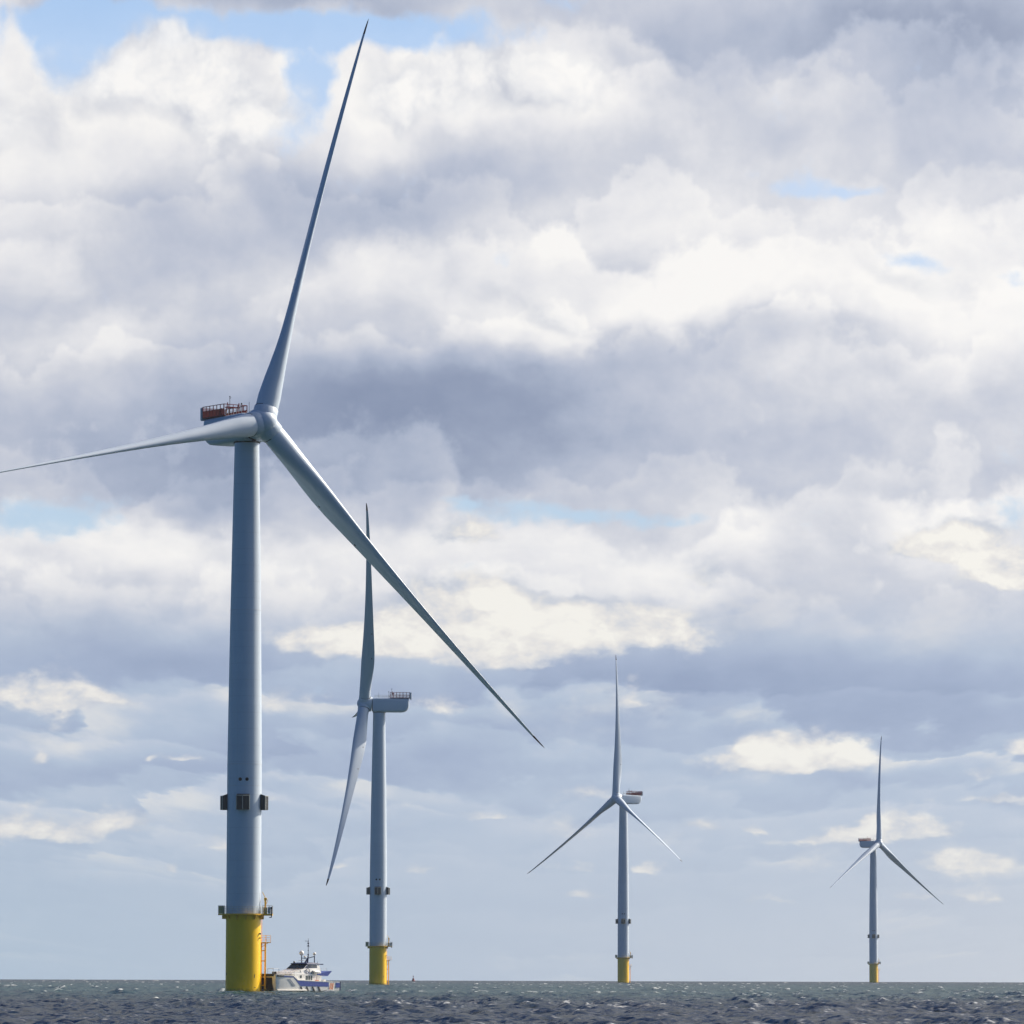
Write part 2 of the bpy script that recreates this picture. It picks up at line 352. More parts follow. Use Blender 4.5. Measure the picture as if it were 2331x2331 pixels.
def pile_paint():
    m = paint("yellow coating", (.95, .585, .006), .42, var=.05, vscale=.8, spec=.3)
    t = NT(m.node_tree); b = t.n['Principled BSDF']; oc = t.new('ShaderNodeTexCoord').outputs['Object']
    z = t.sep(oc)[2]
    n = t.noise(t.v('MULTIPLY', oc, (1.6, 1.6, .25)), 1.5, 6, .6)[0]
    wet = t.ss(t.m('ADD', z, t.m('MULTIPLY', n, 1.2)), .7, 1.5, .75, 0.)      # weed and rust at the splash line
    old = b.inputs['Base Color'].links[0].from_socket
    streak = t.m('MULTIPLY', t.ss(t.noise(t.v('MULTIPLY', oc, (2.2, 2.2, .06)), 1.7, 5, .6)[0], .60, .72), .28)
    c1 = t.mix(streak, old, (.42, .25, .03, 1))
    t.l.new(t.mix(wet, c1, (.10, .10, .02, 1)), b.inputs['Base Color'])
    return m


M_tower = tower_paint(); M_pile = pile_paint()
M_white = paint("turbine white", (.55, .64, .74), .34, var=.02, vscale=.3)
M_yel = paint("yellow steel", (.88, .50, .012), .45, var=.1, vscale=2)
M_grey = paint("galvanised steel", (.50, .52, .46), .5, metal=.3, var=.15, vscale=3)
M_dark = paint("black cooler", (.012, .015, .02), .5, var=.2)
M_seam = paint("dark seal", (.02, .025, .03), .7)
M_red = paint("red steel", (.19, .004, .005), .5, var=.12, vscale=2)
M_tip = paint("dark blade tip", (.05, .018, .016), .5)
M_panel = paint("pale composite", (.55, .6, .66), .45)
M_mesh = paint("grey green screens", (.50, .44, .16), .6)
M_hole = paint("vent black", (.005, .005, .008), .8)


# ------------------------------------------------------------------ sea
RE = 7.4e6
def drop(x, y): return (x * x + y * y) / (2 * RE)

TURB = [  # X, distance, yaw, blade angle
    (-47.15, 932.3, R(35.5), R(17.1)), (-47.45, 1890.4, R(-89.4), R(28.7)), (61.3, 2880.9, R(-52.7), R(-1.9)), (262.5, 3826.9, R(49.2), R(4.3))]
LAND_A = R(33); BOAT_A = R(46); BOAT_P = (TURB[0][0] + 4.35 * cos(LAND_A), TURB[0][1] + 4.35 * sin(LAND_A))


def build_sea():
    rng = np.random.default_rng(7)
    k = .0012
    rows = np.concatenate([np.geomspace(2, 255, 50)[:-1], 255 * np.exp(k * np.arange(int(math.log(900 / 255) / k))), np.geomspace(900, 9500, 1150)[1:], np.geomspace(9500, 26000, 12)[1:]])
    a0 = R(7.4)
    azs = np.concatenate([np.linspace(-pi, -a0, 70)[:-1], np.linspace(-a0, a0, 1200), np.linspace(a0, pi, 70)[1:-1]])
    nr, nc = len(rows), len(azs)
    D, A = np.meshgrid(rows.astype(np.float32), azs.astype(np.float32), indexing='ij')
    X = D * np.sin(A); Y = D * np.cos(A)
    Z = np.zeros_like(X); OX = np.zeros_like(X); OY = np.zeros_like(X); SH = np.zeros_like(X)
    dd = np.maximum(D * k, 1e-3) * np.where(D < 255, 25, np.where(D > 900, 1.7, 1))
    lat = D * np.where(np.abs(A) <= a0, 2 * a0 / 1200, .09)
    N = 110
    lam = np.exp(rng.uniform(math.log(.8), math.log(26), N)); wind = R(205)
    for i in range(N):
        l = lam[i]; th = wind + rng.normal(0, .62); kk = 2 * pi / l
        st = (.038 if l < 5 else .038 * (5 / l) ** .6) * rng.uniform(.6, 1.25)
        amp = st / kk
        kx, ky = kk * cos(th), kk * sin(th)
        # drop waves the sheet cannot carry where it is coarse
        cell = np.abs(ky) * dd + np.abs(kx) * lat
        att = np.clip(1.6 - cell / 1.3, 0, 1)
        ph = kx * X + ky * Y + rng.uniform(0, 2 * pi)
        s_, c_ = np.sin(ph), np.cos(ph)
        # wave groups: the short waves come in gusty patches
        Z += amp * att * c_; q = amp * .85 * att
        OX -= q * (kx / kk) * s_; OY -= q * (ky / kk) * s_
        if l > 1.6: SH += st * att * c_
    gust = np.zeros_like(X)
    for i in range(14):
        l = np.exp(rng.uniform(math.log(60), math.log(420))); th = rng.uniform(0, 2 * pi)
        gust += np.cos(2 * pi / l * (cos(th) * X + sin(th) * Y) + rng.uniform(0, 6.28))
    gust /= math.sqrt(7)
    calm = 1 + .22 * np.tanh(gust)
    far = np.clip(1 - (D - 5000) / 6000, .3, 1)
    Z *= calm * far
    sd_ = SH[(np.abs(A) < a0) & (D > 300) & (D < 1200)].std()
    crest = SH / np.maximum(SH.std(axis=1, keepdims=True), sd_ * .25)
    mot = np.zeros_like(X)
    for i in range(22):
        l = np.exp(rng.uniform(math.log(1.2), math.log(7))); th = rng.uniform(0, 2 * pi)
        mot += np.cos(2 * pi / l * (cos(th) * X + sin(th) * Y) + rng.uniform(0, 6.28))
    mot /= math.sqrt(11)
    near = np.clip((D - 330) / 500, 0, 1)
    foam = np.clip((crest + .45 * gust + .45 * mot - (3.50 - .62 * near + .25 * np.clip((D - 1500) / 2500, 0, 1))) / .6, 0, 1)
    # broken water round the piles and the boat
    for tx, ty, _, _ in TURB:
        r = np.hypot(X - tx, Y - ty)
        foam = np.maximum(foam, np.clip(1.4 - np.abs(r - 3.4) / 1.8, 0, 1) * np.clip(.8 + mot * .6, 0, 1))
    c_, s_ = cos(BOAT_A), sin(BOAT_A); bx = (X - BOAT_P[0]) * c_ + (Y - BOAT_P[1]) * s_; by = -(X - BOAT_P[0]) * s_ + (Y - BOAT_P[1]) * c_
    db = np.hypot(np.maximum(np.abs(bx - 7.5) - 7.6, 0), np.maximum(np.abs(by) - 3.3, 0))
    foam = np.maximum(foam, np.clip(1 - db / 1.2, 0, 1) * np.clip(.35 + mot * .7, 0, 1))
    foam = np.maximum(foam, np.clip(1 - np.hypot((bx - 15.8) / 2.5, by / 3), 0, 1) * np.clip(.6 + mot * .6, 0, 1))
    XX = X + OX; YY = Y + OY; ZZ = Z - (XX ** 2 + YY ** 2) / (2 * RE)
    co_ = np.stack([XX, YY, ZZ], -1).reshape(-1, 3).astype(np.float32)
    i0 = np.arange(nr - 1)[:, None] * nc; j = np.arange(nc)[None, :]; jn = (j + 1) % nc
    q = np.stack([i0 + j, i0 + nc + j, i0 + nc + jn, i0 + jn], -1).reshape(-1, 4)
    # close the middle under the camera
    me = bpy.data.meshes.new("sea"); nv = len(co_)
    me.vertices.add(nv); me.vertices.foreach_set('co', co_.ravel())
    nf = len(q) + 1
    loops = np.concatenate([q.ravel(), np.arange(nc)]).astype(np.int32)
    me.loops.add(len(loops)); me.loops.foreach_set('vertex_index', loops)
    me.polygons.add(nf)
    me.polygons.foreach_set('loop_start', np.concatenate([np.arange(len(q)) * 4, [len(q) * 4]]).astype(np.int32))
    me.polygons.foreach_set('loop_total', np.concatenate([np.full(len(q), 4), [nc]]).astype(np.int32))
    me.polygons.foreach_set('use_smooth', np.ones(nf, dtype=bool))
    at = me.attributes.new("foam", 'FLOAT', 'POINT'); at.data.foreach_set('value', foam.ravel().astype(np.float32))
    me.update(); me.validate()
    m = bpy.data.materials.new("sea water"); m.use_nodes = True; t = NT(m.node_tree); b = t.n['Principled BSDF']
    oc = t.new('ShaderNodeTexCoord').outputs['Object']
    at = t.new('ShaderNodeAttribute', attribute_name='foam')
    y = t.sep(oc)[1]
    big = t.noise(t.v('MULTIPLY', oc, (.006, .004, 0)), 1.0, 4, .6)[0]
    band = t.ss(t.m('ADD', y, t.m('MULTIPLY', t.m('SUBTRACT', big, .5), 500.)), 430., 960.)     # painted light: greener as sunlit water, nearer water dark as under cloud shadow
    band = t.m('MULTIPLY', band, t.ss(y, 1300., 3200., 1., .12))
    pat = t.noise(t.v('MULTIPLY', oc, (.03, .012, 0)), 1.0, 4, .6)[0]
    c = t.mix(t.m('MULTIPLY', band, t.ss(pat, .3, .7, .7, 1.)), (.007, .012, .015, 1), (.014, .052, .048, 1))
    patch = t.noise(t.v('MULTIPLY', oc, (1, 1, 1)), 1.4, 5, .7)[0]
    f = t.m('MULTIPLY', at.outputs['Fac'], t.ss(patch, .35, .6), clamp=True)
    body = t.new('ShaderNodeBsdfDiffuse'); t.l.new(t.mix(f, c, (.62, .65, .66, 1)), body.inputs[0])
    shine = t.new('ShaderNodeBsdfGlossy'); shine.inputs['Roughness'].default_value = .16
    fres = t.new('ShaderNodeFresnel'); fres.inputs[0].default_value = 1.30
    fac = t.m('MULTIPLY', t.m('MULTIPLY', fres.outputs[0], .33), t.m('SUBTRACT', 1., f), clamp=True)    # small waves mask much of each other's shine
    mx = t.new('ShaderNodeMixShader'); t.l.new(fac, mx.inputs[0]); t.l.new(body.outputs[0], mx.inputs[1]); t.l.new(shine.outputs[0], mx.inputs[2])
    t.l.new(mx.outputs[0], [n for n in t.n if n.type == 'OUTPUT_MATERIAL'][0].inputs[0])
    # wavelets too small for the sheet tilt the surface directly
    g = t.new('ShaderNodeNewGeometry').outputs['Normal']
    r1 = t.v('SUBTRACT', t.noise(oc, 1.6, 2, .6)[1], (.5, .5, .5)); r2 = t.v('SUBTRACT', t.noise(oc, .45, 2, .6)[1], (.5, .5, .5))
    tilt = t.v('MULTIPLY', t.v('ADD', t.v('MULTIPLY', r1, (1, 1, 1)), t.v('MULTIPLY', r2, (.5, .5, .5))), (1.9, 1.9, 0))
    nn_ = t.v('NORMALIZE', t.v('ADD', g, tilt))
    for q in (shine, fres, body): t.l.new(nn_, q.inputs['Normal'])
    t.n.remove(b)
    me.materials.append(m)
    o = bpy.data.objects.new("sea", me); col.objects.link(o)
    tag(o, "choppy dark green and slate sea with scattered whitecaps", "sea", kind="structure")


build_sea()

# air between the camera and the far turbines
hz = MB().box(-3500, 3500, -400, 9800, -60, 260).build("haze", bpy.data.materials.new("haze"), smooth=False)
hm = hz.data.materials[0]; hm.use_nodes = True; t = NT(hm.node_tree); t.n.clear()
pv = t.new('ShaderNodeVolumePrincipled'); pv.inputs['Color'].default_value = (.72, .86, 1, 1); pv.inputs['Density'].default_value = 2.6e-5; pv.inputs['Anisotropy'].default_value = .1
t.l.new(pv.outputs[0], t.new('ShaderNodeOutputMaterial').inputs['Volume'])
tag(hz, "thin pale sea haze over the water", "haze", kind="stuff")


# ------------------------------------------------------------------ wind turbine
HUB = 100.0; OH = 5.305; TILT = R(5.64); RAD = 78.3; CONE = 5.86

CH = [(2.3, 4.05, 1., .5), (5, 4.05, 1., .5), (8, 4.2, .86, .46), (11, 4.55, .66, .42), (14, 4.85, .50, .39), (17, 4.95, .41, .37), (21, 4.7, .35, .35), (26, 4.1, .31, .34), (32, 3.45, .28, .33), (40, 2.75, .25, .32),
      (47, 2.25, .23, .31), (55, 1.8, .21, .30), (62, 1.45, .20, .29), (69, 1.1, .19, .28), (74, .80, .19, .27), (76.5, .58, .19, .3), (77.7, .36, .2, .35), (78.3, .10, .3, .5)]


def section(r):
    rs = [c[0] for c in CH]
    c = float(np.interp(r, rs, [q[1] for q in CH])); tc = float(np.interp(r, rs, [q[2] for q in CH])); ax = float(np.interp(r, rs, [q[3] for q in CH]))
    beta = R(float(np.interp(r, [2.3, 12, 22, 36, 50, 65, 78.3], [-19, -18, -15.5, -12, -6, 0, 3])))
    off = .040 * r + (CONE - .040 * RAD) * (r / RAD) ** 2.2 if r > 0 else 0
    return c, tc, ax, beta, off


def ring_at(r, n=36):
    c, tc, ax, beta, off = section(r)
    circ = min(1, max(0, (tc - .42) / .58)); circ = circ ** .8
    pts = []
    for i in range(n):
        a = 2 * pi * i / n
        xc = (1 - cos(a)) / 2                        # 0 at the leading edge
        s = 1 if a < pi else -1
        af = 5 * tc * (.2969 * math.sqrt(xc) - .1260 * xc - .3516 * xc ** 2 + .2843 * xc ** 3 - .1036 * xc ** 4)
        th = s * (af * (1 - circ) + circ * .5 * tc * abs(sin(a))) + (1 - circ) * .035 * 4 * xc * (1 - xc)
        lx = (ax - xc) * c; ly = th * c
        x = lx * cos(beta) - ly * sin(beta); y = lx * sin(beta) + ly * cos(beta)
        pts.append((x + off, y, r))
    return pts


def smooth_rs():
    return sorted(set([round(x, 2) for x in np.concatenate([np.linspace(2.3, 26, 28), np.linspace(28, 74, 24)])]))


def make_turbine(i):
    root = bpy.data.objects.new("wind_turbine", None); col.objects.link(root); root.empty_display_size = 5
    # foundation and tower
    f = MB().lathe([(-7, 3.07), (13.62, 3.07)], 96).build("foundation", M_pile, root)
    for a, z, w_, h_ in [(R(-46), 2.9, .12, .55), (R(-44.5), 3.25, .10, .14), (R(-44), .95, .36, .10), (R(-156), 3.3, .22, .5)]:
        mk = MB().add([((3.085) * cos(a + s * w_ / 6.2), 3.085 * sin(a + s * w_ / 6.2), z + q * h_ / 2) for s, q in ((-1, -1), (1, -1), (1, 1), (-1, 1))], [(0, 1, 2, 3)])
        mk.build("draught_mark", M_tip, f, smooth=False)
    tw = MB().lathe([(13.9, 3.06), (14.15, 3.06), (40, 3.05), (55, 2.88), (66, 2.73), (82, 2.46), (96.2, 2.2), (97.45, 2.2)], 96).build("tower", M_tower, root)
    for z, r in ((40.2, 3.05), (67.5, 2.72)): MB().lathe([(z - .06, r + .005), (z - .06, r + .025), (z + .06, r + .025), (z + .06, r + .005)], 96).build("flange", M_panel, tw)
    # paired round vents on the camera side
    for s in (-1, 1):
        a = R(-90) + s * .6 / 3.05
        MB().tube((3.0 * cos(a), 3.0 * sin(a), 37.5), (3.09 * cos(a), 3.09 * sin(a), 37.5), .31, 20).build("vent", M_hole, tw)
    MB().lathe([(36.35, 3.052), (36.35, 3.068), (36.42, 3.068), (36.42, 3.052)], 96).build("seam", M_panel, tw)
    # wedge shaped coolers round the tower
    for a in (R(-91), R(-1), R(179)):
        Mz = Matrix.Rotation(a, 4, 'Z')
        c = MB(); h0, h1 = 32.15, 34.65
        poly = [(2.99, -1.12), (3.75, -1.12), (4.18, 0), (3.75, 1.12), (2.99, 1.12)]
        lo = [(x, y, h0) for x, y in poly]; hi = [(x, y, h1 + (.28 if x < 3.1 else 0.)) for x, y in poly]
        c.loft([lo, hi])
        for s in (-1, 1):
            for k in range(9):
                z = h0 + .2 + k * .26
                c.add([Mz.inverted() @ Mz @ Vector(p) for p in [(3.79, s * 1.12, z), (4.215, s * .02, z), (4.215, s * .02, z + .06), (3.79, s * 1.12, z + .06)]], [(0, 1, 2, 3)])
        cc = c.build("cooler", M_dark, tw, smooth=False, M=Mz)
        e = MB()
        for s in (-1, 1):
            e.tube((3.78, s * 1.15, h0), (3.78, s * 1.15, h1), .05, 6)
            e.tube((3.78, s * 1.12, h1 - .05), (4.22, 0, h1 - .05), .045, 6)
        e.tube((4.22, 0, h0), (4.22, 0, h1), .04, 6)
        e.build("cooler_frame", M_grey, tw, M=Mz)
    # external platform
    pf = MB()
    pf.lathe([(13.62, 3.0), (13.62, 3.62), (13.88, 3.62), (13.88, 3.0)], 72)
    for k in range(12):
        a = 2 * pi * k / 12 + .2; Mz = Matrix.Rotation(a, 4, 'Z')
        pf.add([Mz @ Vector(p) for p in [(3.06, -.06, 13.6), (3.58, -.06, 13.6), (3.58, -.06, 13.35), (3.06, -.06, 12.8), (3.06, .06, 13.6), (3.58, .06, 13.6), (3.58, .06, 13.35), (3.06, .06, 12.8)]],
               [(0, 1, 2, 3), (7, 6, 5, 4), (0, 4, 5, 1), (1, 5, 6, 2), (2, 6, 7, 3), (3, 7, 4, 0)])
    pf.box(-4.42, -3.3, -.75, .75, 13.62, 13.86).box(-3.75, -3.05, -.5, .5, 12.95, 13.6)
    pf.box(3.3, 5.15, -.9, .9, 13.55, 13.86).box(3.05, 3.6, -.5, .5, 12.9, 13.55)
    pl = pf.build("access_platform", M_yel, root, smooth=False)
    rl = MB(); n = 40
    for zz in (14.35, 14.75, 15.1): rl.path([(3.56 * cos(2 * pi * k / n), 3.56 * sin(2 * pi * k / n), zz) for k in range(n)], .022, 5, True)
    for k in range(24):
        a = 2 * pi * k / 24; rl.tube((3.56 * cos(a), 3.56 * sin(a), 13.88), (3.56 * cos(a), 3.56 * sin(a), 15.1), .03, 5)
    for x0, x1, y0, y1 in ((-4.4, -3.35, -.72, .72), (3.4, 5.1, -.87, .87)):
        for zz in (14.3, 14.75, 15.3): rl.path([(x0, y0, zz), (x1, y0, zz), (x1, y1, zz), (x0, y1, zz)], .03, 5, True)
        for x in np.linspace(x0, x1, 4):
            for y in (y0, y1): rl.tube((x, y, 13.86), (x, y, 15.3), .035, 5)
    rl.build("railing", M_grey, pl)
    sc = MB()
    sc.box(-4.30, -3.45, -.70, -.66, 13.9, 15.22).box(-4.30, -3.45, .66, .70, 13.9, 15.22).box(-4.36, -4.32, -.7, .7, 13.9, 15.22)
    sc.build("screen", M_mesh, pl, smooth=False)
    cb = MB(); cb.box(3.62, 4.2, -.8, -.35, 13.87, 15.0).box(3.62, 4.1, .1, .7, 13.87, 14.9)
    cb.build("control_cabinet", M_yel, pl, smooth=False, bevel=.03)
    MB().box(4.3, 4.85, -.82, -.3, 13.9, 15.05).build("equipment_box", M_panel, pl, smooth=False, bevel=.04)
    MB().tube((4.98, -.85, 13.2), (4.98, -.85, 15.1), .09, 8).tube((4.6, -.85, 13.25), (4.98, -.85, 13.25), .08, 8).tube((4.98, -.85, 14.7), (4.98, -.85, 15.05), .16, 8).build("lantern", M_seam, pl)
    cr = MB(); cr.tube((3.85, -.2, 13.87), (3.85, -.2, 16.4), .16, 12).tube((3.85, -.2, 16.2), (3.85, -.2, 16.7), .24, 12).box(3.65, 4.15, -.4, 0, 16.3, 16.6)
    cr.tube((3.9, -.2, 16.6), (3.35, -.6, 17.7), .06, 8).tube((3.85, -.2, 15.2), (4.3, -.3, 16.35), .05, 6)
    cr.build("davit_crane", M_yel, pl)
    # boat landing on the lee side
    Mz = Matrix.Rotation(LAND_A, 4, 'Z'); b = MB()
    for s in (-1, 1):
        b.tube((4.05, s * .78, -2), (4.05, s * .78, 8.9), .17, 12)
        for z in (1.3, 5.6, 7.4): b.tube((3.0, s * .78, z), (4.05, s * .78, z), .10, 8)
    lad = MB()
    for s in (-1, 1): lad.tube((3.62, s * .28, -1), (3.62, s * .28, 13.6), .045, 6)
    for k in range(48): lad.tube((3.62, -.28, -1 + k * .3), (3.62, .28, -1 + k * .3), .022, 5)
    for z in (3, 6.5, 10, 11.5): lad.tube((3.0, 0, z), (3.62, 0, z), .06, 6)
    bl = b.build("boat_landing", M_yel, root, M=Mz)
    lad.build("ladder", M_yel, bl)
    rp = MB(); rp.box(3.1, 5.1, -.95, .95, 8.78, 8.92)
    for x in (3.25, 4.15, 5.05):
        for y in (-.92, .92): rp.tube((x, y, 8.92), (x, y, 10.1), .035, 6)
    for z in (9.3, 9.7, 10.1): rp.path([(3.25, -.92, z), (5.05, -.92, z), (5.05, .92, z), (3.25, .92, z)], .03, 6)
    rp.tube((3.05, -.7, 7.9), (4.7, -.7, 8.8), .06, 6).tube((3.05, .7, 7.9), (4.7, .7, 8.8), .06, 6)
    rp.build("rest_platform", M_yel, bl)
    a = R(-22)
    for zz, r_ in ((10.35, .14), (9.6, .10)):
        MB().tube((3.0 * cos(a), 3.0 * sin(a), zz), (3.4 * cos(a), 3.4 * sin(a), zz), r_, 10).build("cable_port", M_seam, f)
    # nacelle: local x forward
    def sec(x, hw, zt, zb, rr=.9):
        pts = []; cy_ = [(hw - rr, zt - rr, 0), (-(hw - rr), zt - rr, 90), (-(hw - rr), zb + rr, 180), (hw - rr, zb + rr, 270)]
        for yy, zz, a0 in cy_:
            for k in range(6):
                a = R(a0 + 18 * k); pts.append((x, yy + rr * cos(a), zz + rr * sin(a)))
        return pts
    nz = MB()
    nz.loft([sec(-10.7, 2.15, 1.9, -.6, .5), sec(-10.62, 2.45, 2.22, -.9, .7), sec(-10.3, 2.6, 2.3, -1.5, .8), sec(-9.7, 2.65, 2.3, -2.1, .8), sec(-9.0, 2.68, 2.3, -2.45, .8), sec(-8.0, 2.7, 2.3, -2.6, .8),
             sec(1.6, 2.7, 2.45, -2.6, .8), sec(2.3, 2.6, 2.4, -2.5, 1.2)])
    n_ = nz.build("nacelle", M_white, root, angle=50)
    MB().lathe([(-2.4 - .35, 2.35), (-2.4 + .2, 2.35)], 48).build("yaw_collar", M_seam, n_)
    MB().lathe([(2.2, 2.3), (2.62, 2.3)], 64, axis='X').build("generator_seal", M_seam, n_)
    pd = MB().box(-11.0, -3.9, -2.5, 2.5, 2.42, 2.56); pd.box(-10.4, -4.2, -1.9, -1.7, 2.28, 2.42).box(-10.4, -4.2, 1.7, 1.9, 2.28, 2.42)
    pd.build("hoist_deck", M_red, n_, smooth=False)
    pr = MB()
    for s in (-1, 1):
        y = 2.45 * s
        for k in range(7):
            x = -10.9 + k * (7.0 / 6); pr.box(x - .07, x + .07, y - .05, y + .05, 2.56, 4.5)
        pr.box(-10.97, -3.83, y - .05, y + .05, 4.42, 4.54).box(-10.97, -3.83, y - .04, y + .04, 3.62, 3.70)
        k = -10.9
        while k < -3.9:
            pr.box(k, k + .025, y - .045, y + .045, 2.56, 3.62); k += .11
    for y in np.linspace(-2.4, 2.4, 6): pr.box(-3.93, -3.83, y - .04, y + .04, 2.56, 4.5)
    pr.box(-3.93, -3.83, -2.4, 2.4, 4.42, 4.54)
    pr.tube((-8.5, 0, 2.5), (-8.5, 0, 4.3), .09, 6).tube((-5.2, -1.2, 2.5), (-4.6, -1.2, 4.9), .09, 6).tube((-5.2, 1.2, 2.5), (-4.6, 1.2, 4.9), .09, 6).box(-5.4, -4.4, -1.3, 1.3, 4.0, 4.15)
    pr.build("hoist_railing", M_red, n_, smooth=False)
    for s in (-1, 1):
        y = 2.2 * s; fr = MB()
        for z in (2.95, 3.45): fr.tube((-3.8, y, z), (1.6, y, z), .03, 5)
        for x in np.linspace(-3.6, 1.6, 7): fr.tube((x, y, 2.3), (x, y, 3.45), .03, 5)
        fr.build("roof_railing", M_grey, n_)
    MB().box(-11.62, -11.0, -2.6, 2.6, 2.05, 4.45).build("end_panel", M_panel, n_, smooth=False, bevel=.12)
    MB().tube((-4.5, -.8, 2.4), (-4.5, -.8, 5.9), .05, 6).tube((-4.5, -.8, 5.5), (-4.1, -.8, 5.8), .03, 5).ball((-4.5, -.8, 5.95), .12, 8).build("weather_mast", M_seam, n_)
    MB().tube((.2, .3, 2.4), (.2, .3, 4.6), .04, 6).build("lightning_rod", M_seam, n_)
    MB().tube((-3.4, 1, 2.4), (-3.4, 1, 4.6), .05, 6).ball((-3.4, 1, 4.7), .16, 8).build("warning_light", M_seam, n_)
    # rotor hub
    h = MB()
    h.lathe([(-2.70, 2.3), (-2.66, 2.5), (-2.2, 2.66), (-1.2, 2.74), (0, 2.72), (.7, 2.55), (1.2, 2.25), (1.55, 1.95), (1.85, 1.72), (2.15, 1.45), (2.4, 1.1), (2.58, .68), (2.66, .3), (2.68, .02)], 72, axis='X')
    for k in range(3):
        h.lathe([(.8, 2.18), (2.62, 2.18), (2.72, 2.10)], 56, M=Matrix.Rotation(-k * 2 * pi / 3, 4, 'X'))
    hb = h.build("rotor_hub", M_white, root, angle=40)
    for k in range(3): MB().lathe([(2.70, 2.09), (2.84, 2.09)], 56, M=Matrix.Rotation(-k * 2 * pi / 3, 4, 'X')).build("root_seal", M_seam, hb)
    bls = []
    for k in range(3):
        m = MB(); rs = smooth_rs() + [75.3]
        m.loft([ring_at(r) for r in rs])
        bd = m.build("blade", M_white, root, angle=60)
        m = MB(); m.loft([ring_at(r) for r in (75.3, 76.5, 77.2, 77.7, 78.05, 78.3)]); m.build("blade_tip", M_tip, bd, angle=60)
        for r in (9.5, 18.5, 28):
            c, tc, ax, beta, off = section(r); lx = (ax - .80) * c
            p = Vector((lx * cos(beta) + off, lx * sin(beta), r)); nrm = Vector((-sin(beta), cos(beta), 0)); hh = tc * c * .215 + .012; p = p + nrm * (.022 * c)
            MB().tube(p - nrm * hh, p + nrm * hh, .24, 12).build("receptor", M_tip, bd)
        bls.append(bd)
    return root


def copy_tree(o, parent=None):
    c = o.copy(); col.objects.link(c); c.parent = parent
    for ch in o.children: copy_tree(ch, c)
    return c


def pose(root, X, D, psi, th):
    root.location = (X, D, -drop(X, D))
    a = math.atan2(-cos(psi), sin(psi)); Rz = Matrix.Rotation(a, 4, 'Z'); k = 0
    hubM = Matrix.Translation((0, 0, HUB)) @ Rz @ Matrix.Rotation(-TILT, 4, 'Y') @ Matrix.Translation((OH, 0, 0))
    for ch in root.children:
        n = ch.name.split('.')[0]
        if n == 'nacelle': ch.matrix_basis = Matrix.Translation((0, 0, HUB)) @ Rz
        if n == 'rotor_hub': ch.matrix_basis = hubM @ Matrix.Rotation(-th, 4, 'X')
        if n == 'blade':
            ch.matrix_basis = hubM @ Matrix.Rotation(-(th + k * 2 * pi / 3), 4, 'X'); k += 1


proto = make_turbine(0)
labels = ["tallest, nearest white wind turbine, on yellow pile beside the work boat",
          "white wind turbine seen side-on, its rotor facing left, behind the nearest turbine's drooping blade",
          "mid-distance white wind turbine with upright blade and nacelle pointing right of the tower",
          "smallest, farthest white wind turbine at far right with its nacelle left of the tower"]
roots = [proto] + [copy_tree(proto) for _ in range(3)]
for r_, T_, lb in zip(roots, TURB, labels):
    pose(r_, *T_); tag(r_, lb, "wind turbine", "offshore wind turbines")


# ------------------------------------------------------------------ crew boat (x aft from the bow, -y port, z up)
B_white = paint("boat white", (.88, .87, .82), .3, var=.04, vscale=.8, coat=.3)
B_cream = paint("boat cream", (.70, .68, .62), .35, var=.05)
B_blue = paint("boat blue", (.055, .085, .33), .35, var=.08)
B_navy = paint("boat navy", (.012, .02, .09), .35)
B_black = paint("boat rubber", (.012, .012, .014), .7)
B_glass = paint("boat glass", (.02, .03, .035), .08)
B_lglass = paint("boat side glass", (.10, .12, .12), .12)
B_orange = paint("hazard orange", (.75, .20, .03), .5)
B_grey = paint("boat grey", (.25, .28, .33), .4)

boat = bpy.data.objects.new("crew_boat", None); col.objects.link(boat)
boat.location = (BOAT_P[0], BOAT_P[1], -drop(*BOAT_P) + .2); boat.rotation_euler = (0, R(-.2), BOAT_A); boat.scale = (1.13, 1, 1)
tag(boat, "white and blue catamaran work boat with its bow against the nearest turbine's yellow pile", "boat")


def sheer(s): return float(np.interp(s, [0, 1.2, 3.6, 4.5, 9, 13.6], [3.0, 2.9, 2.72, 2.0, 1.78, 1.62]))


hull = MB()
for sg in (-1, 1):
    rings = []
    for s in [-.1, .25, .8, 1.6, 2.6, 3.6, 4.05, 4.5, 6, 9, 12, 13.6]:
        w = float(np.interp(s, [-.1, .25, .8, 1.6, 2.6, 3.6, 13.6], [2.98, 3.06, 3.10, 3.15, 3.18, 3.2, 3.2]))
        cw = float(np.interp(s, [-.1, .8, 1.6, 2.6, 4.5, 13.6], [.50, .62, .72, .82, .92, .95]))
        wi = float(np.interp(s, [-.1, 2.2], [2.1, 1.0])); ci = float(np.interp(s, [-.1, 2.0], [.12, .8]))
        st = float(np.interp(s, [-.1, .4], [.55, 0]))         # raked stem
        zd = sheer(s); kz = -.75 + .5 * max(0, 1.6 - s) * .4
        rings.append([(s + st * 1.0, sg * 2.2, kz), (s + st * .8, sg * (2.2 + cw), .12), (s + st * .7, sg * (2.2 + cw + .03), .35), (s, sg * w, zd - .42), (s, sg * w, zd), (s, sg * wi, zd), (s, sg * (wi + .15), 1.25), (s + st * .8, sg * (2.2 - ci), .3)])
    hull.loft(rings)
hull.loft([[(s, -1.3, 1.3), (s, 1.3, 1.3), (s, 1.3, sheer(s) - .003), (s, -1.3, sheer(s) - .003)] for s in (2.2, 3.6, 4.5, 9, 13.55)])
hull.loft([[(s, -2.3, sheer(s) - .5), (s, 2.3, sheer(s) - .5), (s, 2.3, sheer(s) - .006), (s, -2.3, sheer(s) - .006)] for s in (.1, 1.2, 2.19)])
hu = hull.build("hull", B_white, boat, angle=30)
